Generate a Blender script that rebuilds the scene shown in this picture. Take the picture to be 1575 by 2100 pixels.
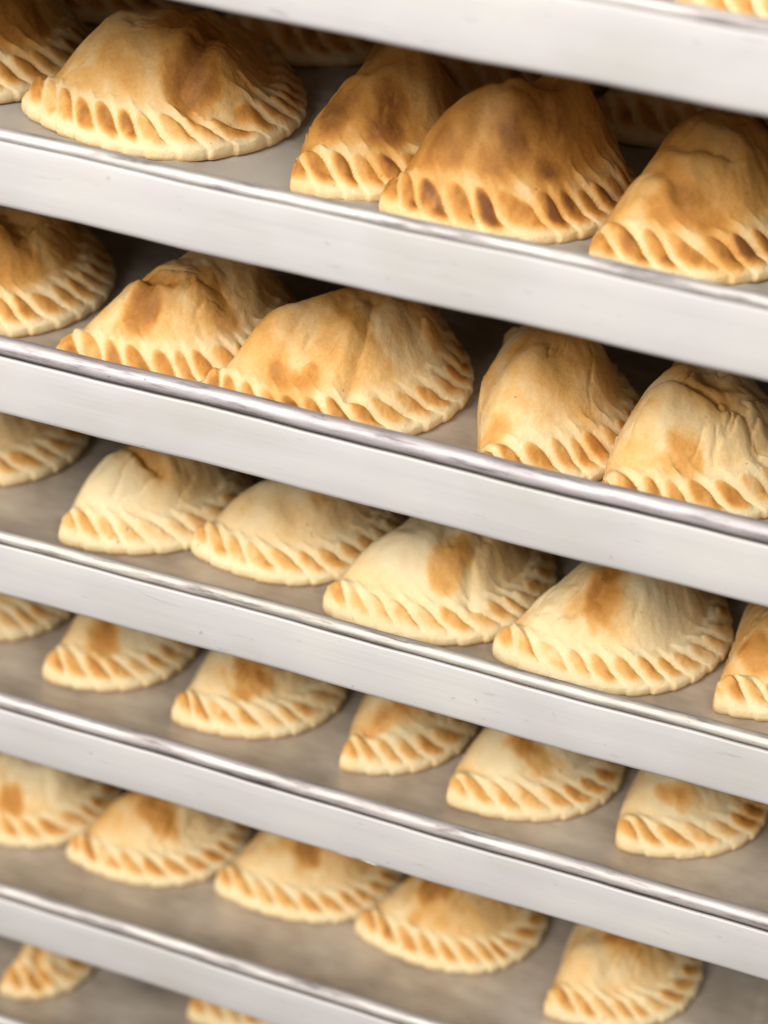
import bpy, math, random
import numpy as np
from mathutils import Matrix, Vector

for o in list(bpy.data.objects):
    bpy.data.objects.remove(o)
scene = bpy.context.scene
col = scene.collection

# ------------------------------------------------------------------ camera
cam_data = bpy.data.cameras.new('camera')
cam = bpy.data.objects.new('camera', cam_data)
col.objects.link(cam)
cam_data.sensor_fit = 'VERTICAL'
cam_data.sensor_height = 36.0
cam_data.lens = 72.0
cam_data.clip_start = 0.02
cam_data.clip_end = 60.0
cam.matrix_world = Matrix((
    (0.9421426938545325, -0.23988766390995941, 0.2341389611328002, 0.0),
    (0.32733449705549544, 0.5078449875195763, -0.7968347354932936, -0.53971721),
    (0.07224452542546313, 0.8273737833380168, 0.5569859524179994, 0.1941966),
    (0, 0, 0, 1)))
cam_data.dof.use_dof = True
cam_data.dof.focus_distance = 0.702
cam_data.dof.aperture_fstop = 5.8
scene.camera = cam

# ------------------------------------------------------------------ light
world = bpy.data.worlds.new('World')
scene.world = world
world.use_nodes = True
bg = world.node_tree.nodes['Background']
bg.inputs[0].default_value = (1.0, 0.93, 0.84, 1)
bg.inputs[1].default_value = 0.25

def area(name, loc, target, sx, sy, power, color):
    d = bpy.data.lights.new(name, 'AREA')
    d.shape = 'RECTANGLE'
    d.size = sx
    d.size_y = sy
    d.energy = power
    d.color = color
    o = bpy.data.objects.new(name, d)
    col.objects.link(o)
    o.location = loc
    o.rotation_euler = (Vector(target) - Vector(loc)).to_track_quat('-Z', 'Y').to_euler()
    return o

area('window_light', (-0.95, -1.45, 1.12), (-0.15, 0.05, -0.2), 0.85, 0.85, 60, (1.0, 0.965, 0.915))
area('fill_light', (0.55, -1.25, 1.15), (-0.1, 0.0, 0.0), 1.3, 0.5, 20, (1.0, 0.955, 0.91))  # added soft fill from the right front, brightens the tray walls

scene.view_settings.view_transform = 'Standard'
scene.view_settings.look = 'None'
scene.view_settings.exposure = 0.0
scene.view_settings.gamma = 1.0
scene.view_settings.use_curve_mapping = False

# ------------------------------------------------------------------ helpers
def tag(o, label=None, cat=None, group=None, kind=None):
    if label: o['label'] = label
    if cat: o['category'] = cat
    if group: o['group'] = group
    if kind: o['kind'] = kind
    return o

def empty(name, loc=(0, 0, 0), rz=0.0):
    o = bpy.data.objects.new(name, None)
    o.empty_display_size = 0.02
    col.objects.link(o)
    o.location = loc
    o.rotation_euler = (0, 0, rz)
    return o

def mesh_obj(name, verts, faces, mat, parent=None, smooth=True):
    me = bpy.data.meshes.new(name)
    me.from_pydata([tuple(map(float, v)) for v in verts], [], [tuple(map(int, f)) for f in faces])
    me.materials.append(mat)
    me.update()
    if smooth:
        me.polygons.foreach_set('use_smooth', [True] * len(me.polygons))
    o = bpy.data.objects.new(name, me)
    col.objects.link(o)
    if parent: o.parent = parent
    return o

def nodes_of(m):
    m.use_nodes = True
    nt = m.node_tree
    return nt, nt.nodes, nt.links, nt.nodes['Principled BSDF']

def ramp(nd, stops):
    r = nd.new('ShaderNodeValToRGB')
    el = r.color_ramp.elements
    while len(el) < len(stops): el.new(0.5)
    for e, (p, c) in zip(el, stops):
        e.position = p
        e.color = (c[0], c[1], c[2], 1) if len(c) == 3 else c
    return r

def tex(nd, lk, kind, scale, mapping=(1, 1, 1), detail=4, rough=0.55, coord='Object', loc=(0, 0, 0)):
    tc = nd.new('ShaderNodeTexCoord')
    mp = nd.new('ShaderNodeMapping')
    mp.inputs['Scale'].default_value = mapping
    mp.inputs['Location'].default_value = loc
    lk.new(tc.outputs[coord], mp.inputs['Vector'])
    t = nd.new(kind)
    t.inputs['Scale'].default_value = scale
    if kind == 'ShaderNodeTexNoise':
        t.inputs['Detail'].default_value = detail
        t.inputs['Roughness'].default_value = rough
    lk.new(mp.outputs[0], t.inputs['Vector'])
    return t

def mix(nd, lk, a, b, fac, mode='MIX'):
    m = nd.new('ShaderNodeMix')
    m.data_type = 'RGBA'
    m.blend_type = mode
    for sock, v in ((m.inputs[0], fac), (m.inputs[6], a), (m.inputs[7], b)):
        if hasattr(v, 'is_linked') or isinstance(v, bpy.types.NodeSocket):
            lk.new(v, sock)
        elif isinstance(v, (int, float)):
            sock.default_value = v
        else:
            sock.default_value = (v[0], v[1], v[2], 1)
    return m.outputs[2]

# ------------------------------------------------------------------ materials
def metal_face(name, seed):
    """flat satin aluminium wall: brushed along its length, faint scratches and scuffs"""
    m = bpy.data.materials.new(name)
    nt, nd, lk, bs = nodes_of(m)
    L = (seed * 3.7, seed * 1.3, seed * 0.9)
    brush = tex(nd, lk, 'ShaderNodeTexNoise', 1.0, (14, 400, 1600), 3, 0.6, loc=L)
    cloud = tex(nd, lk, 'ShaderNodeTexNoise', 18.0, (1, 1, 1.6), 3, 0.5, loc=L)
    r1 = ramp(nd, [(0.3, (0.57, 0.56, 0.53)), (0.5, (0.63, 0.605, 0.61)), (0.7, (0.675, 0.66, 0.63))])
    lk.new(cloud.outputs[0], r1.inputs[0])
    r2 = ramp(nd, [(0.3, (0.92, 0.92, 0.925)), (0.7, (1, 1, 1))])
    lk.new(brush.outputs[0], r2.inputs[0])
    c = mix(nd, lk, r1.outputs[0], r2.outputs[0], 0.8, 'MULTIPLY')
    # sparse dark scuffs
    sc = tex(nd, lk, 'ShaderNodeTexNoise', 1.0, (55, 60, 420), 4, 0.65, loc=L)
    r3 = ramp(nd, [(0.66, (0, 0, 0)), (0.74, (1, 1, 1))])
    lk.new(sc.outputs[0], r3.inputs[0])
    dot = tex(nd, lk, 'ShaderNodeTexNoise', 1.0, (260, 260, 330), 2, 0.5, loc=L)
    r4 = ramp(nd, [(0.72, (0, 0, 0)), (0.79, (1, 1, 1))])
    lk.new(dot.outputs[0], r4.inputs[0])
    f = mix(nd, lk, r3.outputs[0], r4.outputs[0], 1.0, 'LIGHTEN')
    f = mix(nd, lk, f, (0.6, 0.6, 0.6), 1.0, 'MULTIPLY')
    c = mix(nd, lk, c, (0.34, 0.32, 0.31), f)
    lk.new(c, bs.inputs['Base Color'])
    bs.inputs['Metallic'].default_value = 0.12
    bs.inputs['Roughness'].default_value = 0.55
    bp = nd.new('ShaderNodeBump')
    bp.inputs['Strength'].default_value = 0.08
    bp.inputs['Distance'].default_value = 0.0004
    lk.new(brush.outputs[0], bp.inputs['Height'])
    lk.new(bp.outputs[0], bs.inputs['Normal'])
    return m

def metal_rim(name, seed, tint=(1, 1, 1)):
    m = bpy.data.materials.new(name)
    nt, nd, lk, bs = nodes_of(m)
    L = (seed * 2.1, seed * 0.7, seed * 1.9)
    streak = tex(nd, lk, 'ShaderNodeTexNoise', 1.0, (38, 420, 420), 5, 0.7, loc=L)
    r = ramp(nd, [(0.32, (0.20, 0.18, 0.185)), (0.46, (0.52, 0.495, 0.49)), (0.68, (0.70, 0.68, 0.66))])
    lk.new(streak.outputs[0], r.inputs[0])
    c = mix(nd, lk, r.outputs[0], tint, 1.0, 'MULTIPLY')
    pit = tex(nd, lk, 'ShaderNodeTexNoise', 1.0, (330, 700, 700), 3, 0.6, loc=L)
    r2 = ramp(nd, [(0.68, (0, 0, 0)), (0.76, (1, 1, 1))])
    lk.new(pit.outputs[0], r2.inputs[0])
    c = mix(nd, lk, c, (0.12, 0.10, 0.09), r2.outputs[0])
    lk.new(c, bs.inputs['Base Color'])
    bs.inputs['Metallic'].default_value = 0.75
    rr = ramp(nd, [(0.3, (0.72, 0.72, 0.72)), (0.7, (0.62, 0.62, 0.62))])
    lk.new(streak.outputs[0], rr.inputs[0])
    lk.new(rr.outputs[0], bs.inputs['Roughness'])
    bp = nd.new('ShaderNodeBump')
    bp.inputs['Strength'].default_value = 0.25
    bp.inputs['Distance'].default_value = 0.0004
    lk.new(streak.outputs[0], bp.inputs['Height'])
    lk.new(bp.outputs[0], bs.inputs['Normal'])
    return m

def metal_floor():
    m = bpy.data.materials.new('worn_pan_floor')
    nt, nd, lk, bs = nodes_of(m)
    a = tex(nd, lk, 'ShaderNodeTexNoise', 26.0, (1, 1.6, 1), 6, 0.62)
    b = tex(nd, lk, 'ShaderNodeTexNoise', 1.0, (30, 330, 30), 4, 0.6)
    r = ramp(nd, [(0.3, (0.37, 0.31, 0.25)), (0.5, (0.53, 0.46, 0.375)), (0.7, (0.67, 0.605, 0.515))])
    lk.new(a.outputs[0], r.inputs[0])
    r2 = ramp(nd, [(0.3, (0.86, 0.86, 0.86)), (0.7, (1, 1, 1))])
    lk.new(b.outputs[0], r2.inputs[0])
    c = mix(nd, lk, r.outputs[0], r2.outputs[0], 0.8, 'MULTIPLY')
    lk.new(c, bs.inputs['Base Color'])
    bs.inputs['Metallic'].default_value = 0.35
    bs.inputs['Roughness'].default_value = 0.48
    bp = nd.new('ShaderNodeBump')
    bp.inputs['Strength'].default_value = 0.2
    bp.inputs['Distance'].default_value = 0.0006
    lk.new(a.outputs[0], bp.inputs['Height'])
    lk.new(bp.outputs[0], bs.inputs['Normal'])
    return m

def paper_mat():
    m = bpy.data.materials.new('baking_paper')
    nt, nd, lk, bs = nodes_of(m)
    a = tex(nd, lk, 'ShaderNodeTexNoise', 20.0, (1, 1, 1), 5, 0.6)
    r = ramp(nd, [(0.3, (0.31, 0.285, 0.245)), (0.7, (0.42, 0.39, 0.345))])
    lk.new(a.outputs[0], r.inputs[0])
    lk.new(r.outputs[0], bs.inputs['Base Color'])
    bs.inputs['Roughness'].default_value = 0.42
    return m

def pastry_mat():
    m = bpy.data.materials.new('baked_pastry')
    nt, nd, lk, bs = nodes_of(m)
    at = nd.new('ShaderNodeAttribute')
    at.attribute_name = 'browning'
    n1 = tex(nd, lk, 'ShaderNodeTexNoise', 95.0, (1, 1, 1), 6, 0.65)
    n2 = tex(nd, lk, 'ShaderNodeTexNoise', 900.0, (1, 1, 1), 3, 0.6)
    ma = nd.new('ShaderNodeMath'); ma.operation = 'MULTIPLY_ADD'
    lk.new(n1.outputs[0], ma.inputs[0]); ma.inputs[1].default_value = 0.46; ma.inputs[2].default_value = -0.23
    mb = nd.new('ShaderNodeMath'); mb.operation = 'ADD'
    lk.new(at.outputs['Fac'], mb.inputs[0]); lk.new(ma.outputs[0], mb.inputs[1])
    mc = nd.new('ShaderNodeMath'); mc.operation = 'MULTIPLY_ADD'
    lk.new(n2.outputs[0], mc.inputs[0]); mc.inputs[1].default_value = 0.18; lk.new(mb.outputs[0], mc.inputs[2])
    r = ramp(nd, [(0.0, (0.73, 0.63, 0.405)), (0.22, (0.73, 0.54, 0.28)), (0.42, (0.66, 0.375, 0.118)),
                  (0.62, (0.53, 0.24, 0.048)), (0.82, (0.35, 0.145, 0.027)), (1.0, (0.18, 0.066, 0.016))])
    lk.new(mc.outputs[0], r.inputs[0])
    sp = tex(nd, lk, 'ShaderNodeTexNoise', 420.0, (1, 1, 1), 1, 0.5)
    r2 = ramp(nd, [(0.76, (0, 0, 0)), (0.83, (0.7, 0.7, 0.7))])
    lk.new(sp.outputs[0], r2.inputs[0])
    c = mix(nd, lk, r.outputs[0], (0.20, 0.09, 0.03), r2.outputs[0])
    lk.new(c, bs.inputs['Base Color'])
    rr = ramp(nd, [(0.35, (0.46, 0.46, 0.46)), (0.65, (0.7, 0.7, 0.7))])
    gl = tex(nd, lk, 'ShaderNodeTexNoise', 40.0, (1, 1, 1), 4, 0.6)
    lk.new(gl.outputs[0], rr.inputs[0]); lk.new(rr.outputs[0], bs.inputs['Roughness'])
    bs.inputs['Specular IOR Level'].default_value = 0.28
    bs.inputs['Subsurface Weight'].default_value = 0.12
    bs.inputs['Subsurface Radius'].default_value = (1.0, 0.5, 0.2)
    bs.inputs['Subsurface Scale'].default_value = 0.004
    b1 = tex(nd, lk, 'ShaderNodeTexNoise', 170.0, (1, 1, 1), 7, 0.68)
    bp = nd.new('ShaderNodeBump')
    bp.inputs['Strength'].default_value = 0.5
    bp.inputs['Distance'].default_value = 0.0017
    lk.new(b1.outputs[0], bp.inputs['Height'])
    lk.new(bp.outputs[0], bs.inputs['Normal'])
    return m

def steel_mat():
    m = bpy.data.materials.new('rack_steel')
    nt, nd, lk, bs = nodes_of(m)
    a = tex(nd, lk, 'ShaderNodeTexNoise', 1.0, (200, 200, 8), 3, 0.6)
    r = ramp(nd, [(0.3, (0.45, 0.44, 0.43)), (0.7, (0.62, 0.61, 0.60))])
    lk.new(a.outputs[0], r.inputs[0])
    lk.new(r.outputs[0], bs.inputs['Base Color'])
    bs.inputs['Metallic'].default_value = 0.9
    bs.inputs['Roughness'].default_value = 0.4
    return m

M_FLOOR = metal_floor()
M_PAPER = paper_mat()
M_DOUGH = pastry_mat()
M_STEEL = steel_mat()

# ------------------------------------------------------------------ sheet pans
X0, X1 = -0.462, 0.009       # outer left / right of every pan
Y0, Y1 = 0.0, 0.655          # front / back
TRAY_Z = [0.0, -0.08089, -0.16031, -0.23901, -0.31772, -0.41994, -0.5000]
FLOOR_DZ = -0.0228

def rect_path(off, rad=0.010, n=8):
    """rounded rectangle, offset inwards by off, counter clockwise from the front left"""
    x0, x1, y0, y1 = X0 + off, X1 - off, Y0 + off, Y1 - off
    r = max(rad - off, 0.002)
    pts = []
    for cx, cy, a0 in ((x1 - r, y0 + r, -90), (x1 - r, y1 - r, 0), (x0 + r, y1 - r, 90), (x0 + r, y0 + r, 180)):
        for i in range(n + 1):
            a = math.radians(a0 + 90 * i / n)
            pts.append((cx + r * math.cos(a), cy + r * math.sin(a)))
    return pts

def sweep(name, prof, mat, parent, closed=False, cap_last=False, cap_first=False, wave=None):
    rings = [rect_path(o) for o, z in prof]
    # extra points along the straight front so it can carry tiny handling dents
    verts, faces = [], []
    n = None
    for (o, z), ring in zip(prof, rings):
        pts = []
        for i, p in enumerate(ring):
            q = ring[(i + 1) % len(ring)]
            d = math.dist(p, q)
            k = 60 if d > 0.3 and abs(p[1] - q[1]) < 1e-6 else 1
            for j in range(k):
                t = j / k
                pts.append((p[0] + (q[0] - p[0]) * t, p[1] + (q[1] - p[1]) * t))
        n = len(pts)
        for x, y in pts:
            dz = wave(x, y) if wave else 0
            verts.append((x, y, z + dz))
    m = len(prof)
    for i in range(m if closed else m - 1):
        a, b = i * n, ((i + 1) % m) * n
        for j in range(n):
            k = (j + 1) % n
            faces.append((a + j, a + k, b + k, b + j))
    if cap_last: faces.append(tuple(range((m - 1) * n, m * n)))
    if cap_first: faces.append(tuple(reversed(range(0, n))))
    return mesh_obj(name, verts, faces, mat, parent)

def make_pan(k, bead_r, cy, cz, tint, label):
    z0 = TRAY_Z[k]
    root = empty('sheet_pan', ((X0 + X1) / 2, Y0, z0))
    tag(root, label, 'baking tray', 'sheet pans slid into the rack')
    off = Vector(((X0 + X1) / 2, Y0, 0))
    rnd = random.Random(k + 5)
    ph = [rnd.uniform(0, 6) for _ in range(4)]
    def wave(x, y):
        return 0.00034 * math.sin(x * 31 + ph[0]) + 0.00018 * math.sin(x * 83 + ph[1]) + 0.00006 * math.sin(x * 260 + ph[2])
    # outer wall: crisp free lip on top, satin face, small radius under
    wall = [(0.0013, -0.0050), (0.0013, -0.0002), (0.0013, 0.0), (0.00030, 0.0), (0.00008, -0.0001), (0.0, -0.0005), (0.0003, -0.006), (0.0007, -0.0140),
            (0.0011, -0.0212), (0.0015, -0.0226), (0.0024, -0.0236), (0.0038, -0.0241), (0.006, -0.0242)]
    ow = sweep('outer_wall', wall, metal_face('satin_aluminium_%d' % k, k + 1), root, wave=wave)
    # bead (wire rolled edge)
    N = 22
    bead = []
    for i in range(N):
        a = 2 * math.pi * i / N
        bead.append((cy - bead_r * math.cos(a), cz + bead_r * math.sin(a)))
    rim = sweep('rolled_rim', bead, metal_rim('rolled_rim_metal_%d' % k, k + 1, tint), root, closed=True, wave=wave)
    # inner wall and floor, with underside
    yi = cy + bead_r * 0.35
    inner = [(yi, cz - bead_r * 0.6), (yi + 0.0016, -0.010), (yi + 0.0032, -0.0190), (yi + 0.0046, -0.0217), (yi + 0.0072, FLOOR_DZ)]
    pb = sweep('pan_base', inner, M_FLOOR, root, cap_last=True)
    us = sweep('underside', [(0.0062, -0.0242), (0.012, -0.0240)], M_FLOOR, root, cap_last=True)
    for o in (ow, rim, pb, us):
        o.data.transform(Matrix.Translation((-off.x, -off.y, 0)))
    return root

WHITE = (1, 1, 1)
make_pan(0, 0.0025, 0.0044, 0.0006, (1, .97, .96), 'topmost aluminium baking tray, mostly cut off, its bright wall crossing the upper right corner')
make_pan(1, 0.0024, 0.0043, 0.0006, (1, .99, .97), 'aluminium baking tray with creased baking paper holding the darkest turnovers')
make_pan(2, 0.0033, 0.0051, 0.0020, (.95, .92, .95), 'aluminium baking tray with the thick scuffed grey rim, third from the top')
make_pan(3, 0.0025, 0.0044, 0.0008, (1, .97, .90), 'aluminium baking tray with a fine curved scratch on its front wall, in the middle')
make_pan(4, 0.0030, 0.0048, 0.0014, (1, .97, .96), 'aluminium baking tray below the scratched one, holding five small pale turnovers')
make_pan(5, 0.0028, 0.0046, 0.0012, (1, .98, .95), 'blurred aluminium baking tray whose right inner corner shows, above the wide lowest gap')
make_pan(6, 0.0028, 0.0046, 0.0012, (1, .98, .95), 'lowest blurred aluminium baking tray, only its rim showing at the lower left corner')

# ------------------------------------------------------------------ numpy noise
def vnoise(x, y, seed):
    rs = np.random.RandomState(seed)
    T = rs.rand(64, 64)
    xi = np.floor(x).astype(int); yi = np.floor(y).astype(int)
    fx = x - xi; fy = y - yi
    fx = fx * fx * fx * (fx * (fx * 6 - 15) + 10); fy = fy * fy * fy * (fy * (fy * 6 - 15) + 10)
    a = T[xi % 64, yi % 64]; b = T[(xi + 1) % 64, yi % 64]
    c = T[xi % 64, (yi + 1) % 64]; d = T[(xi + 1) % 64, (yi + 1) % 64]
    return (a * (1 - fx) + b * fx) * (1 - fy) + (c * (1 - fx) + d * fx) * fy - 0.5

def fbm(x, y, seed, oct=3):
    s = 0; a = 1.0
    for i in range(oct):
        s = s + a * vnoise(x * 2 ** i + 11.3 * i, y * 2 ** i + 5.1 * i, seed + i * 17)
        a *= 0.5
    return s

def sstep(a, b, x):
    t = np.clip((x - a) / (b - a), 0, 1)
    return t * t * (3 - 2 * t)

def circ(t):
    t = np.clip(t, 0, 1)
    return np.sqrt(np.maximum(0, 1 - (1 - t) ** 2))

# ------------------------------------------------------------------ turnovers
def make_turnover(tip, tray, alpha, L, W, H, seed, tone, label, dents=(), spots=(), creases=(), n=300, m=72,
                  pitch=9.9, group='baked turnovers on the trays', crimp_b=0.40, mess=1.0):
    """tip = (x, y) on the tray floor in mm of the near corner, alpha = heading of the fold (deg, to the right of straight back)
       all local lengths in mm.  local x: from fold to crimped arc, local y: along the fold, near corner at -L/2"""
    rs = np.random.RandomState(seed)
    a = math.radians(alpha)
    H = H * (0.93 if tray < 3 else 0.86)
    # ---- outline (arc then back along the fold)
    t = np.linspace(-1, 1, 500)
    t = np.sign(t) * (1 - (1 - np.abs(t)) ** 2.0)
    skew = rs.uniform(-0.05, 0.05)
    ax = W * (1 - np.abs(t) ** 2.25) ** 0.56 * (1 + skew * t)
    arc = np.stack([ax, t * L / 2], 1)
    tf = np.linspace(1, -1, 200)
    bul = rs.uniform(1.5, 4.5)
    fold = np.stack([-bul * (1 - tf ** 2) + 0.9 * np.sin(tf * 5 + seed), tf * L / 2], 1)
    fold[0] = arc[-1]; fold[-1] = arc[0]
    arcl = np.r_[0, np.cumsum(np.hypot(*np.diff(arc, axis=0).T))]
    foldl = np.r_[0, np.cumsum(np.hypot(*np.diff(fold, axis=0).T))]
    ta, tl = arcl[-1], foldl[-1]
    na = int(n * 0.74); nf = n - na
    sa = np.linspace(0, ta, na, endpoint=False)
    sf = np.linspace(0, tl, nf, endpoint=False)
    P = np.r_[np.stack([np.interp(sa, arcl, arc[:, i]) for i in (0, 1)], 1),
              np.stack([np.interp(sf, foldl, fold[:, i]) for i in (0, 1)], 1)]
    # round the two corners a little
    for _ in range(9):
        P = 0.5 * P + 0.25 * (np.roll(P, 1, 0) + np.roll(P, -1, 0))
    cen = np.array([W * 0.40, 0.0])
    tt = np.linspace(0, 1, m + 1)[1:]
    rr = 1 - (1 - tt) ** 1.35
    G = cen + rr[:, None, None] * (P[None] - cen)          # m x n x 2
    X = G[..., 0].ravel(); Y = G[..., 1].ravel()
    # ---- distance to the arc with arc parameter, distance to the fold
    A = np.stack([np.interp(np.linspace(0, ta, 420), arcl, arc[:, i]) for i in (0, 1)], 1)
    sA = np.linspace(0, ta, 420)
    D = (X[:, None] - A[None, :, 0]) ** 2 + (Y[:, None] - A[None, :, 1]) ** 2
    i0 = D.argmin(1)
    d = np.sqrt(D[np.arange(len(X)), i0])
    # local refinement of s so that it does not jump
    tan = np.gradient(A, axis=0); tan /= np.linalg.norm(tan, axis=1)[:, None]
    s = sA[i0] + np.clip((X - A[i0, 0]) * tan[i0, 0] + (Y - A[i0, 1]) * tan[i0, 1], -1, 1)
    F = fold[::4]
    DF = (X[:, None] - F[None, :, 0]) ** 2 + (Y[:, None] - F[None, :, 1]) ** 2
    df = np.sqrt(DF.min(1))
    bw = 9.6 if tray < 3 else 8.4
    # ---- plump body
    Sf = circ((df + 0.2) / (0.37 * W + 3))
    tc = np.clip((d - 4.0) / (W * 0.49), 0, 1)
    Sc = np.sin(tc * math.pi / 2) ** 1.08
    body = H * Sf * Sc
    ny = Y / (L / 2)
    lump = fbm(X / 27 + 3, Y / 27 + 7, seed, 2)
    body *= 1 + 0.42 * lump
    inner = sstep(bw * 0.8, bw * 2.0, d)
    Sedge = np.minimum(1, df / 4)
    wr = fbm(X / 11.0 + 0.4 * Y / 11.0, Y / 11.0, seed + 3, 3)
    ridge = (1 - np.abs(fbm(X / 10.0 + 0.35 * wr, Y / 17.0 - X / 26.0, seed + 9, 3)) * 3.2)
    ridge = np.clip(ridge, 0, 1) ** 3
    rmask = np.clip(0.5 + 2.2 * fbm(X / 26, Y / 26, seed + 31, 2), 0, 1)
    body += inner * Sedge * mess * (1.9 * wr - 1.5 * ridge * rmask)
    # ---- dents
    brown = np.zeros_like(X)
    for (dx, dy, rad, dep, br) in dents:
        q = ((X - dx) ** 2 + (Y - dy) ** 2) / rad ** 2
        g = np.exp(-q)
        body -= dep * g
        brown += br * np.exp(-q / 1.2) * (1 + 0.8 * fbm(X / 7, Y / 7, seed + 5, 2))
    for pts, wd, dep, br in creases:
        best = np.full(len(X), 1e9); along = np.zeros(len(X))
        for (ax0, ay0), (bx0, by0) in zip(pts[:-1], pts[1:]):
            ex, ey = bx0 - ax0, by0 - ay0
            tq = np.clip(((X - ax0) * ex + (Y - ay0) * ey) / (ex * ex + ey * ey), 0, 1)
            dd = np.hypot(X - ax0 - tq * ex, Y - ay0 - tq * ey)
            best = np.minimum(best, dd)
        dd = best + 1.2 * fbm(X / 6, Y / 6, seed + 43, 2)
        body -= dep * np.exp(-np.abs(dd / wd) ** 1.5) - 0.35 * dep * np.exp(-((dd - 2.2 * wd) / (1.3 * wd)) ** 2)
        brown += br * np.exp(-(dd / (wd * 1.7)) ** 2)
    for (dx, dy, rx, ry, ang, br) in spots:
        ca, sa_ = math.cos(math.radians(ang)), math.sin(math.radians(ang))
        ux = (X - dx) * ca + (Y - dy) * sa_; uy = -(X - dx) * sa_ + (Y - dy) * ca
        wob = 1.3 * fbm((X + 0.7 * body) / 9, (Y + 0.4 * body) / 9, seed + 51, 4)
        q = (ux / rx) ** 2 + (uy / ry) ** 2 + wob
        brown += 1.25 * br * (1 - sstep(0.0, 1.5, q))
    body = np.maximum(body, 0)
    # ---- rope crimp
    jit = rs.uniform(-0.16, 0.16, 64)
    depthv = rs.uniform(0.60, 1.3, 64)
    brownv = rs.uniform(0.45, 1.2, 64)
    slant = rs.uniform(1.1, 1.4)
    u = np.clip((bw - d) / bw, -0.8, 1)
    psi = s / pitch - slant * u + 0.25 * np.sin(s / 23.0 + seed) + 0.55 * vnoise(s / 15.0, s * 0 + 3.3, seed + 7)
    psi = psi + 8
    k = np.floor(psi).astype(int) % 64
    c = psi - np.floor(psi)
    v = d / bw
    kn = (k + 1) % 64
    amp = depthv[k] * (1 - sstep(0.9, 1, c)) + depthv[kn] * sstep(0.9, 1, c)
    # each lobe: steep rise, rounded crest, long slope down to the next overlap
    crimp = sstep(0.0, 0.15, c) * (1 - 0.74 * np.clip((c - 0.08) / 0.92, 0, 1) ** 1.7)
    wout = sstep(1.8, 4.4, d)
    win = 1 - sstep(bw * 0.92, bw * 1.35, d)
    farcut = sstep(0.0, 7.0, np.minimum(s, ta - s) + d * 0.3)
    ef = 0.45 + 0.55 * farcut
    crown = 0.25 + 0.75 * np.sin(np.clip((d - 0.5) / (bw * 1.15), 0, 1) * math.pi)
    z = 2.9 + 2.6 * circ(d / 2.6) * circ((df + 1.2) / 4.0) + 1.9 * np.sin(np.clip((d - 1.5) / (bw * 1.1), 0, 1) * math.pi) + body
    z += 2.3 * amp * wout * win * ef * crown * (crimp - 0.45)
    pleat = np.exp(-(((c - 0.12) / 0.16) ** 2)) + np.exp(-(((c - 1.12) / 0.16) ** 2))
    pm = np.clip(0.6 + 1.6 * vnoise(s / 14.0, d / 40.0, seed + 91), 0, 1.3)
    z += (1.15 if tray < 3 else 0.75) * pm * pleat * amp * ef * sstep(bw * 0.8, bw * 1.1, d) * (1 - sstep(bw * 1.0, bw * (1.3 + 0.6 * pm), d))
    q = ((c - 0.585) / 0.48) ** 2 + ((v - 0.50) / 0.40) ** 2
    pad = 1 - sstep(0.35, 1.15, q)
    z += (1.7 * np.sqrt(np.clip(1.1 - q, 0, 1)) - 0.35) * amp * ef * (q < 1.1) - 0.35 * amp * ef * sstep(1.0, 1.5, q) * 0
    z += 0.20 * fbm(X / 3.0, Y / 3.0, seed + 71, 2) * Sedge
    z = np.maximum(z, 1.2)
    tipd = np.minimum(np.hypot(X - 3, Y + L / 2 - 5), np.hypot(X - 3, Y - L / 2 + 5))
    z += 3.0 * np.exp(-(tipd / 5.5) ** 2) * circ((np.minimum(d, df) + 0.3) / 4)
    # ---- scalloped rim
    lob = (crimp - 0.45) * (1 - sstep(0.5, 6.5, d)) * farcut
    nrm = np.stack([tan[i0, 1], -tan[i0, 0]], 1)
    X2 = X + nrm[:, 0] * lob * 1.1; Y2 = Y + nrm[:, 1] * lob * 1.1
    edgewob = 0.9 * fbm(X / 16, Y / 16, seed + 81, 2) * (1 - sstep(0, 8, np.minimum(d, df)))
    X2 += edgewob; Y2 += edgewob * 0.6
    # ---- browning (what the oven did, not light)
    XB = X + 0.7 * body; YB = Y + 0.4 * body
    patch = fbm(XB / 20 + 4, YB / 20 + 2, seed + 61, 4)
    high = np.clip(body / H, 0, 1)
    brown += tone - 0.05 * (tone > 0.2) + 0.30 * np.clip(patch, -0.3, 1) * (0.4 + high)
    brown += 0.10 * (high - 0.4) * (tone > 0.15)
    tipn = np.exp(-((np.minimum(s, ta - s) / 5.5) ** 2)) * np.exp(-((d / 12) ** 2))
    brown += 0.22 * tipn
    lm = brownv[k] * (1 - sstep(0.15, 1.12, q)) ** 0.8 * (0.62 + 0.6 * c) * (1 + 0.9 * fbm(X / 3.5, Y / 3.5, seed + 23, 2))
    ridgetop = np.exp(-(((c - 0.12) / 0.12) ** 2)) * win
    brown = brown * (1 - 0.45 * win * (1 - lm)) + crimp_b * lm * farcut - 0.06 * ridgetop
    brown -= 0.12 * (1 - sstep(0.5, 3.0, d))
    cap = 0.56 + 0.8 * min(tone, 0.5) / 0.5
    brown = np.clip(cap * np.tanh(np.maximum(brown, 0) / cap * 1.05), 0, 1)

    # ---- assemble: centre + top grid + lower rings
    top = np.stack([X2, Y2, z], 1).reshape(m, n, 3)
    rim = top[-1]
    nv = rim[:, :2] - cen
    ln = np.linalg.norm(nv, axis=1)[:, None]
    low1 = np.c_[rim[:, :2] + nv / ln * 0.25, rim[:, 2] * 0.62]
    low2 = np.c_[rim[:, :2] - nv / ln * 0.3, np.full(n, 0.55)]
    low3 = np.c_[rim[:, :2] - nv / ln * 1.8, np.full(n, 0.03)]
    cz = top[0, :, 2].mean()
    V = np.concatenate([[[cen[0], cen[1], cz]], top.reshape(-1, 3), low1, low2, low3, [[cen[0], cen[1], 0.03]]])
    bl = brown.reshape(m, n)
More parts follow.
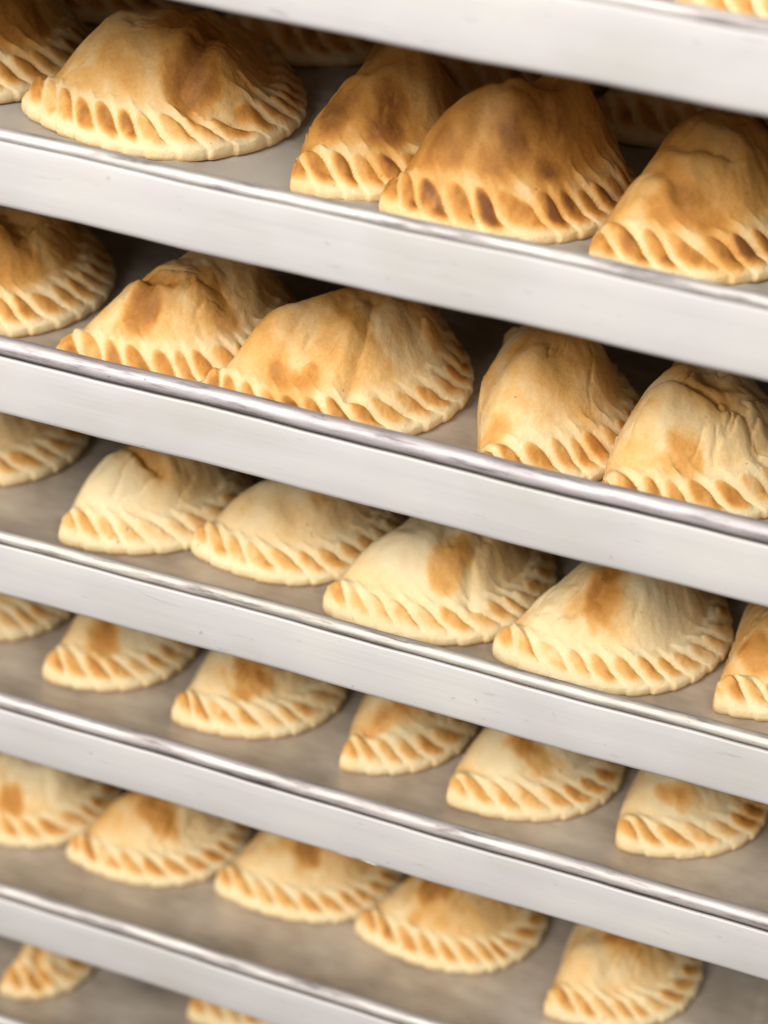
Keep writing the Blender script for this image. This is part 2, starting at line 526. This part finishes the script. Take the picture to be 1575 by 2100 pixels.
    B = np.concatenate([[bl[0].mean()], bl.ravel(), bl[-1] * 0.7 + 0.05, bl[-1] * 0.4 + 0.22, np.full(n, 0.5), [0.5]])
    Dd = np.concatenate([[99], d, np.zeros(3 * n), [99]])
    Dfold = np.concatenate([[99], df, np.tile(df.reshape(m, n)[-1], 3), [99]])
    j = np.arange(n); jn = (j + 1) % n
    quads = []
    for i in range(m + 2):
        b0 = 1 + i * n; b1 = 1 + (i + 1) * n
        quads.append(np.stack([b0 + j, b1 + j, b1 + jn, b0 + jn], 1))
    quads = np.concatenate(quads)
    tri0 = np.stack([np.zeros(n, int), 1 + j, 1 + jn], 1)
    lastr = 1 + (m + 2) * n
    tri1 = np.stack([np.full(n, lastr + n), lastr + jn, lastr + j], 1)
    # orientation check is done through normals below
    V = V * 0.001
    # vertex normals over the whole skin
    def fn(idx):
        p = V[idx]
        return np.cross(p[:, 1] - p[:, 0], p[:, 2] - p[:, 0]) if idx.shape[1] == 3 else np.cross(p[:, 2] - p[:, 0], p[:, 3] - p[:, 1])
    N = np.zeros_like(V)
    for idx in (quads, tri0, tri1):
        f_ = fn(idx)
        for q in range(idx.shape[1]):
            np.add.at(N, idx[:, q], f_)
    N /= np.maximum(np.linalg.norm(N, axis=1), 1e-12)[:, None]
    # which faces belong to the crimped border
    onarc = np.zeros(n, bool); onarc[:na] = True
    fd = Dd[quads].mean(1)
    ring_i = np.repeat(np.arange(m + 2), n); col_j = np.tile(j, m + 2)
    isb = (fd < bw * 1.02) & ((ring_i < m) | onarc[col_j]) & (Dfold[quads].mean(1) > -1)
    isb &= onarc[col_j] | (ring_i < m - 1)
    isb &= onarc[col_j]

    root = empty('turnover')
    root.location = (tip[0] * 0.001 + math.sin(a) * L / 2 * 0.001, tip[1] * 0.001 + math.cos(a) * L / 2 * 0.001,
                     TRAY_Z[tray] + FLOOR_DZ + (0.0006 if tray == 1 else 0.0001))
    root.rotation_euler = (0, 0, -a)
    tag(root, label, 'pastry', group)

    def part(name, polys3, polys4):
        ids = np.unique(np.concatenate([polys3.ravel(), polys4.ravel()])) if len(polys3) else np.unique(polys4)
        remap = np.full(len(V), -1); remap[ids] = np.arange(len(ids))
        loops = np.concatenate([remap[polys4].ravel()] + ([remap[polys3].ravel()] if len(polys3) else []))
        sizes = np.concatenate([np.full(len(polys4), 4)] + ([np.full(len(polys3), 3)] if len(polys3) else []))
        starts = np.r_[0, np.cumsum(sizes)[:-1]]
        me = bpy.data.meshes.new(name)
        me.vertices.add(len(ids)); me.vertices.foreach_set('co', V[ids].astype(np.float32).ravel())
        me.loops.add(len(loops)); me.loops.foreach_set('vertex_index', loops.astype(np.int32))
        me.polygons.add(len(sizes)); me.polygons.foreach_set('loop_start', starts.astype(np.int32))
        me.polygons.foreach_set('loop_total', sizes.astype(np.int32))
        me.polygons.foreach_set('use_smooth', np.ones(len(sizes), bool))
        me.update(calc_edges=True)
        at = me.attributes.new('browning', 'FLOAT', 'POINT')
        at.data.foreach_set('value', B[ids].astype(np.float32))
        me.normals_split_custom_set_from_vertices([tuple(v) for v in N[ids].tolist()])
        me.materials.append(M_DOUGH)
        o = bpy.data.objects.new(name, me)
        col.objects.link(o)
        o.parent = root
        return o
    none = np.zeros((0, 3), int)
    part('filled_body', np.concatenate([tri0, tri1]), quads[~isb])
    part('crimped_edge', none, quads[isb])
    return root

T = make_turnover
G1 = 'turnovers on the uppermost full tray'
G2 = 'turnovers on the tray with the thick grey rim'
G3 = 'turnovers on the middle tray'
G4 = 'turnovers on the fourth full tray'
G5 = 'blurred turnovers on the tray above the lowest gap'
G6 = 'turnovers on the lowest tray'
# uppermost full tray (tray 1)
T((-408, 72), 1, 30, 104, 64, 33, 11, .44, 'golden turnover cut off by the left edge, highest one on the left', spots=[(44, 0, 14, 14, 0, .3)], group=G1)
T((-326, 70), 1, 38, 106, 64, 33, 12, .34, 'widest golden turnover at upper left, S-shaped ridge above brown oval crimps',
  creases=[(((30, 8), (42, -4), (46, -14), (54, -12), (58, 2)), 3.0, 3.2, .22)], spots=[(44, -10, 10, 13, 20, .30), (26, 4, 14, 12, 0, .2)], group=G1)
T((-217.5, 51), 1, 0, 100, 56, 33, 13, .46, 'narrow golden turnover with blunt near corner between the widest and the darkest ones',
  spots=[(8, -26, 7, 10, 0, .25), (26, -26, 7, 13, 10, .30)], creases=[(((4, -6), (14, -12), (26, -8)), 2.4, 1.6, .1)], group=G1)
T((-186, 51), 1, 26, 104, 56, 35, 14, .50, 'darkest golden turnover, two round brown spots on its front, in the uppermost full tray',
  spots=[(32, -26, 8, 7, 0, .34), (45, -18, 6, 10, 0, .36), (14, -34, 6, 16, 0, .15)], creases=[(((8, -10), (20, -16), (30, -10)), 2.6, 1.6, .05)], group=G1)
T((-112, 44), 1, 10, 104, 57, 34, 15, .44, 'golden turnover with deep dark crimps cut off by the right edge above the second wall',
  spots=[(20, -33, 9, 6, 20, .22), (38, -30, 8, 8, 0, .34)], creases=[(((4, -6), (16, -13), (28, -10)), 2.8, 2.2, .06), (((10, -22), (20, -28)), 2.0, 1.4, .2)], group=G1, crimp_b=.5)
# second row deep in its shadow
for i, (x, y, al) in enumerate(((-385, 156, 16), (-290, 153, 8), (-208, 150, 4), (-140, 150, 14), (-72, 147, 10))):
    T((x, y), 1, al, 104, 62, 42, 140 + i, .40, ('shadowed turnover in the dark second row behind the one at the upper left edge',
      'shadowed turnover in the dark second row behind the widest golden turnover',
      'shadowed turnover in the dark second row behind the narrow blunt turnover',
      'shadowed turnover in the dark second row behind the darkest brown spotted turnover',
      'shadowed turnover in the dark second row behind the deep crimped one at right')[i],
      n=160, m=36, group='shadowed turnovers of the second row')
# tray 2
T((-384, 46), 2, 24, 104, 62, 33, 21, .36, 'golden turnover cut off at the left edge, above the thick grey rim', spots=[(38, -10, 12, 14, 0, .2)], group=G2)
T((-298, 37), 2, 26, 104, 55, 34, 22, .31, 'turnover with a large brown smear below a pinched dent, above the thick grey rim',
  dents=[(17, -18, 5, 2.6, .1)], creases=[(((6, -20), (16, -19), (24, -16)), 1.8, 1.8, .3), (((17, -30), (17, -18)), 2.0, 1.0, .1)],
  spots=[(20, -31, 7, 12, 10, .42), (34, -8, 12, 8, 0, .22)], group=G2)
T((-243, 36), 2, 34, 110, 58, 33, 23, .26, 'broad pale golden turnover with oval tan spot low on its left, above thick grey rim',
  spots=[(29, -35, 9, 7, 10, .34), (26, -6, 12, 5, 0, .18)], creases=[(((24, 4), (36, -8), (44, -20)), 2.6, 1.8, .06)], group=G2)
T((-135, 25), 2, -10, 100, 56, 34, 24, .25, 'smooth blocky turnover crimped only on its right, second from right above the thick grey rim',
  spots=[(5, -36, 5, 5, 0, .22), (36, -28, 5, 7, 0, .2), (16, -4, 14, 9, 0, .15)], group=G2, mess=.7)
T((-95, 28), 2, 6, 104, 59, 34, 25, .24, 'pale turnover with wrinkled crown and small tan blotch, rightmost above the thick grey rim',
  spots=[(22, -31, 7, 6, 0, .28)], creases=[(((6, -8), (18, -14), (34, -9), (44, -14)), 2.4, 1.8, .04)], group=G2)
# tray 3
T((-393, 60), 3, 20, 94, 60, 25, 31, .14, 'pale turnover showing only its crimped end at the left edge of the middle tray', group=G3)
T((-299, 38), 3, 8, 92, 52, 27, 32, .06, 'creamy turnover with brown cracked dimple, leftmost whole one on the middle tray',
  dents=[(22, -12, 5, 2.5, .1)], creases=[(((12, -12), (20, -15), (27, -14)), 2.0, 2.4, .34)], group=G3, crimp_b=.34)
T((-251, 54), 3, 30, 94, 50, 27, 33, .09, 'pale turnover with even tan crimps, its near corner touching the cracked dimpled one',
  dents=[(28, -6, 5, 1.5, .24)], group=G3, crimp_b=.38)
T((-191, 39), 3, 22, 104, 58, 29, 34, .07, 'pale turnover with a soft tan patch, left of the largest one on the middle tray',
  dents=[(29, -12, 7, 2, .1)], spots=[(31, -19, 8, 10, 0, .32)], creases=[(((34, -2), (38, -14), (46, -22)), 2.4, 1.6, .02)], group=G3, crimp_b=.38)
T((-126, 40), 3, 26, 104, 59, 30, 35, .06, 'largest pale turnover, angular brown streak running into its crown crease, on the middle tray',
  creases=[(((18, -30), (22, -22), (22, -8), (18, 0)), 2.6, 2.4, .22), (((22, -22), (33, -24)), 3, 1.0, .2)],
  spots=[(26, -22, 6, 8, 20, .36), (20, -10, 4, 12, 0, .3)], group=G3, crimp_b=.42)
T((-44, 42), 3, 6, 104, 50, 32, 36, .26, 'browned turnover with blunt rounded corner cut off by the right edge of the middle tray',
  spots=[(8, -36, 8, 6, 0, .28)], creases=[(((0, -44), (10, -40), (18, -42)), 2.2, 2.0, .0)], group=G3)
# tray 4
T((-378, 58), 4, 14, 86, 48, 25, 41, .13, 'small pale turnover at the left edge on the tray below the scratched wall', group=G4)
T((-312, 48), 4, 12, 82, 42, 25, 42, .10, 'small turnover with round tan crown patch, leftmost whole one below the scratched wall', spots=[(17, -22, 7, 7, 0, .42)], dents=[(17, -20, 6, 1.5, 0)], group=G4, pitch=10.2)
T((-254, 45), 4, 12, 88, 51, 25, 43, .10, 'small turnover with wide tan crown patch, second whole one below the scratched wall', spots=[(22, -21, 9, 7, 0, .42)], dents=[(22, -20, 7, 1.5, 0)], group=G4, pitch=10.2)
T((-182, 45), 4, 2, 82, 42, 25, 44, .12, 'narrow pale turnover with a tan diagonal crease, middle one below the scratched wall', creases=[(((8, -30), (14, -22), (20, -14)), 2.6, 2.0, .34)], group=G4, pitch=10.2)
T((-137, 43), 4, 12, 86, 52, 25, 45, .10, 'small pale turnover with a flat tan crown streak, fourth whole one below the scratched wall', spots=[(22, -17, 13, 5, 10, .45)], dents=[(22, -15, 7, 1.8, 0)], group=G4, pitch=10.2)
T((-69, 45), 4, 4, 86, 48, 25, 46, .13, 'small turnover with an orange far edge, rightmost whole one below the scratched wall', spots=[(18, -22, 9, 5, 0, .42), (42, -6, 8, 8, 0, .4)], group=G4, pitch=10.2)
T((-6, 56), 4, 4, 86, 46, 25, 47, .13, 'sliver of a pale turnover at the right edge below the scratched wall', group=G4)
# tray 5
T((-372, 54), 5, 24, 88, 56, 26, 51, .14, 'blurred pale turnover with one tan spot at the left edge, above the lowest wide gap', spots=[(29, -22, 7, 6, 0, .45)], group=G5, crimp_b=.46, pitch=9.8)
T((-306, 54), 5, 24, 88, 53, 26, 52, .18, 'blurred golden turnover with dark crown patch, left of centre above the lowest wide gap', spots=[(24, -10, 10, 7, 0, .42)], group=G5, crimp_b=.48, pitch=9.8)
T((-238, 60), 5, 20, 88, 59, 26, 53, .16, 'blurred turnover with a brown pinched crown, in the centre above the lowest wide gap', spots=[(27, -15, 7, 8, 0, .48)], dents=[(27, -12, 6, 2, 0)], group=G5, crimp_b=.46, pitch=9.8)
T((-174, 61), 5, 26, 90, 58, 26, 54, .18, 'blurred golden turnover standing apart with vivid brown crimps, right of centre near the bottom', spots=[(20, -18, 7, 6, 0, .45)], creases=[(((20, -14), (20, -30)), 1.6, 1.0, .2)], group=G5, crimp_b=.5, pitch=9.8)
T((-86, 48), 5, 8, 92, 50, 26, 55, .2, 'blurred golden turnover at the lower right beside the empty tray corner', spots=[(20, -14, 9, 5, 0, .35)], group=G5, crimp_b=.46, pitch=9.8)
# tray 6
T((-332, 36), 6, 8, 64, 29, 25, 61, .20, 'blurred turnover with rounded end and dark crease at the lower left corner', creases=[(((8, -12), (16, -22), (24, -32)), 2.2, 2.2, .35)], group=G6)
T((-248, 56), 6, 10, 88, 50, 28, 62, .18, 'blurred turnover tip barely showing at the bottom edge left of centre', group=G6)
# tray 0
T((-100, 60), 0, 18, 98, 58, 36, 71, .16, 'pale turnover peeking over the rim of the topmost tray at the upper right corner', group='turnovers on the topmost tray')

# ------------------------------------------------------------------ baking paper on tray 1
def paper():
    nx, ny = 160, 120
    x = np.linspace(X0 + 0.016, X1 - 0.016, nx); y = np.linspace(0.014, Y1 - 0.03, ny)
    Xg, Yg = np.meshgrid(x, y, indexing='ij')
    r = np.abs(fbm(Xg * 22, Yg * 30, 5, 3))
    Zg = 0.0016 * np.clip(1 - r * 5, 0, 1)
    V = np.stack([Xg, Yg, Zg], -1).reshape(-1, 3)
    F = []
    for i in range(nx - 1):
        for j in range(ny - 1):
            a = i * ny + j
            F.append((a, a + ny, a + ny + 1, a + 1))
    o = mesh_obj('baking_paper', V, F, M_PAPER)
    o.location = (0, 0, TRAY_Z[1] + FLOOR_DZ + 0.0002)
    tag(o, 'creased off-white baking paper lining the tray under the darkest turnovers', 'baking paper')
paper()

# ------------------------------------------------------------------ scratches, scuffs and residue on the front walls
def plain(name, c, rough=0.7):
    m = bpy.data.materials.new(name)
    nt, nd, lk, bs = nodes_of(m)
    n = tex(nd, lk, 'ShaderNodeTexNoise', 900.0, (1, 1, 1), 3, 0.6)
    r = ramp(nd, [(0.3, tuple(v * 0.75 for v in c)), (0.7, c)])
    lk.new(n.outputs[0], r.inputs[0]); lk.new(r.outputs[0], bs.inputs['Base Color'])
    bs.inputs['Roughness'].default_value = rough
    return m
M_SCR = plain('scratch_grime', (0.46, 0.44, 0.43))
M_RES = plain('dried_flour', (0.92, 0.90, 0.86))
def wall_y(dz):                      # the wall leans in slightly towards its foot
    return float(np.interp(-dz, [0.0005, 0.006, 0.014, 0.0212, 0.0226], [0.0, 0.0003, 0.0007, 0.0011, 0.0015]))
def mark(k, pts, w, mat, name):
    pan = [o for o in bpy.data.objects if o.get('category') == 'baking tray' and abs(o.location.z - TRAY_Z[k]) < 1e-4][0]
    P = [np.array(p, float) for p in pts]
    # resample smoothly
    t = np.linspace(0, len(P) - 1, 24)
    xs = np.interp(t, range(len(P)), [p[0] for p in P]); zs = np.interp(t, range(len(P)), [p[1] for p in P])
    V, F = [], []
    for i in range(24):
        ww = w * (0.25 + math.sin(math.pi * i / 23) ** 0.6) * 0.5 * (0.8 + 0.4 * ((i * 7) % 5) / 5)
        for sg in (1, -1):
            x = xs[i] / 1000 - pan.location.x; zz = zs[i] / 1000 + sg * ww / 1000 - TRAY_Z[k]
            V.append((x, wall_y(zz) - 0.00003, zz))
    for i in range(23):
        F.append((2 * i, 2 * i + 1, 2 * i + 3, 2 * i + 2))
    mesh_obj(name, V, F, mat, pan, False)
mark(3, [(-248.2, -242.3), (-244.0, -244.0), (-238.3, -244.85), (-230.3, -245.2)], 0.22, M_SCR, 'scratch')
mark(3, [(-252.0, -242.0), (-249.5, -242.2)], 0.16, M_SCR, 'scratch')
mark(0, [(-148.7, -11.0), (-146.2, -11.7), (-143.7, -11.3)], 0.28, M_SCR, 'scratch')
mark(0, [(-207.6, -20.2), (-204.5, -20.4), (-200.7, -21.0)], 0.9, M_SCR, 'scuff')
mark(0, [(-172.9, -20.3), (-165.0, -20.9)], 0.18, M_SCR, 'scratch')
mark(0, [(-160.2, -20.6), (-155.2, -20.4)], 0.25, M_SCR, 'scratch')
mark(0, [(-81.9, -5.6), (-81.1, -5.6)], 0.8, M_SCR, 'scuff')
mark(0, [(-143.7, -20.9), (-142.9, -20.9)], 0.8, M_SCR, 'scuff')
mark(4, [(-165.9, -339.9), (-158.6, -340.3)], 0.45, M_RES, 'dried_residue')
mark(4, [(-156.6, -340.2), (-149.8, -340.8)], 0.5, M_RES, 'dried_residue')

# ------------------------------------------------------------------ rack that carries the pans
def box(v, f, x0, x1, y0, y1, z0, z1):
    b = len(v)
    v += [(x0, y0, z0), (x1, y0, z0), (x1, y1, z0), (x0, y1, z0), (x0, y0, z1), (x1, y0, z1), (x1, y1, z1), (x0, y1, z1)]
    f += [(b, b + 3, b + 2, b + 1), (b + 4, b + 5, b + 6, b + 7), (b, b + 1, b + 5, b + 4), (b + 1, b + 2, b + 6, b + 5), (b + 2, b + 3, b + 7, b + 6), (b + 3, b, b + 4, b + 7)]

rack = empty('bakery_rack', ((X0 + X1) / 2, Y1 / 2, -0.62))
tag(rack, 'steel frame of the tall bakery rack holding the stacked trays at both sides', 'rack')
ox, oy, oz = rack.location
for sx in (X0 - 0.040, X1 + 0.016):
    for sy in (0.03, Y1 - 0.055):
        v, f = [], []
        box(v, f, sx - ox, sx + 0.024 - ox, sy - oy, sy + 0.024 - oy, 0.0, 0.78)
        mesh_obj('upright', v, f, M_STEEL, rack, False)
for z in TRAY_Z:
    for s_, xw in ((-1, X0 - 0.0155), (1, X1 + 0.0155)):
        v, f = [], []
        zz = z - 0.0262 - oz
        # angle runner: vertical web and a ledge under the pan
        box(v, f, (xw - 0.001) - ox, (xw + 0.001) - ox, 0.02 - oy, Y1 - 0.02 - oy, zz - 0.0012, zz + 0.02)
        if s_ > 0:
            box(v, f, xw - 0.0235 - ox, xw - 0.0012 - ox, 0.02 - oy, Y1 - 0.02 - oy, zz - 0.0012, zz + 0.0008)
        else:
            box(v, f, xw + 0.0012 - ox, xw + 0.0235 - ox, 0.02 - oy, Y1 - 0.02 - oy, zz - 0.0012, zz + 0.0008)
        mesh_obj('runner', v, f, M_STEEL, rack, False)

v, f = [], []
box(v, f, X0 - 0.04 - ox, X1 + 0.04 - ox, Y1 + 0.022 - oy, Y1 + 0.025 - oy, 0.0, 0.78)
mesh_obj('back_light_blocker', v, f, M_STEEL, rack, False)  # unseen sheet added behind the pans to keep world light out
for xa in (X0 - 0.0435, X1 + 0.0405):
    v, f = [], []
    box(v, f, xa - ox, xa + 0.002 - ox, 0.03 - oy, Y1 + 0.02 - oy, 0.0, 0.78)
    mesh_obj('side_light_blocker', v, f, M_STEEL, rack, False)  # unseen sheets added at the sides, blocking world light between the trays

scene.render.resolution_x = 768
scene.render.resolution_y = 1024
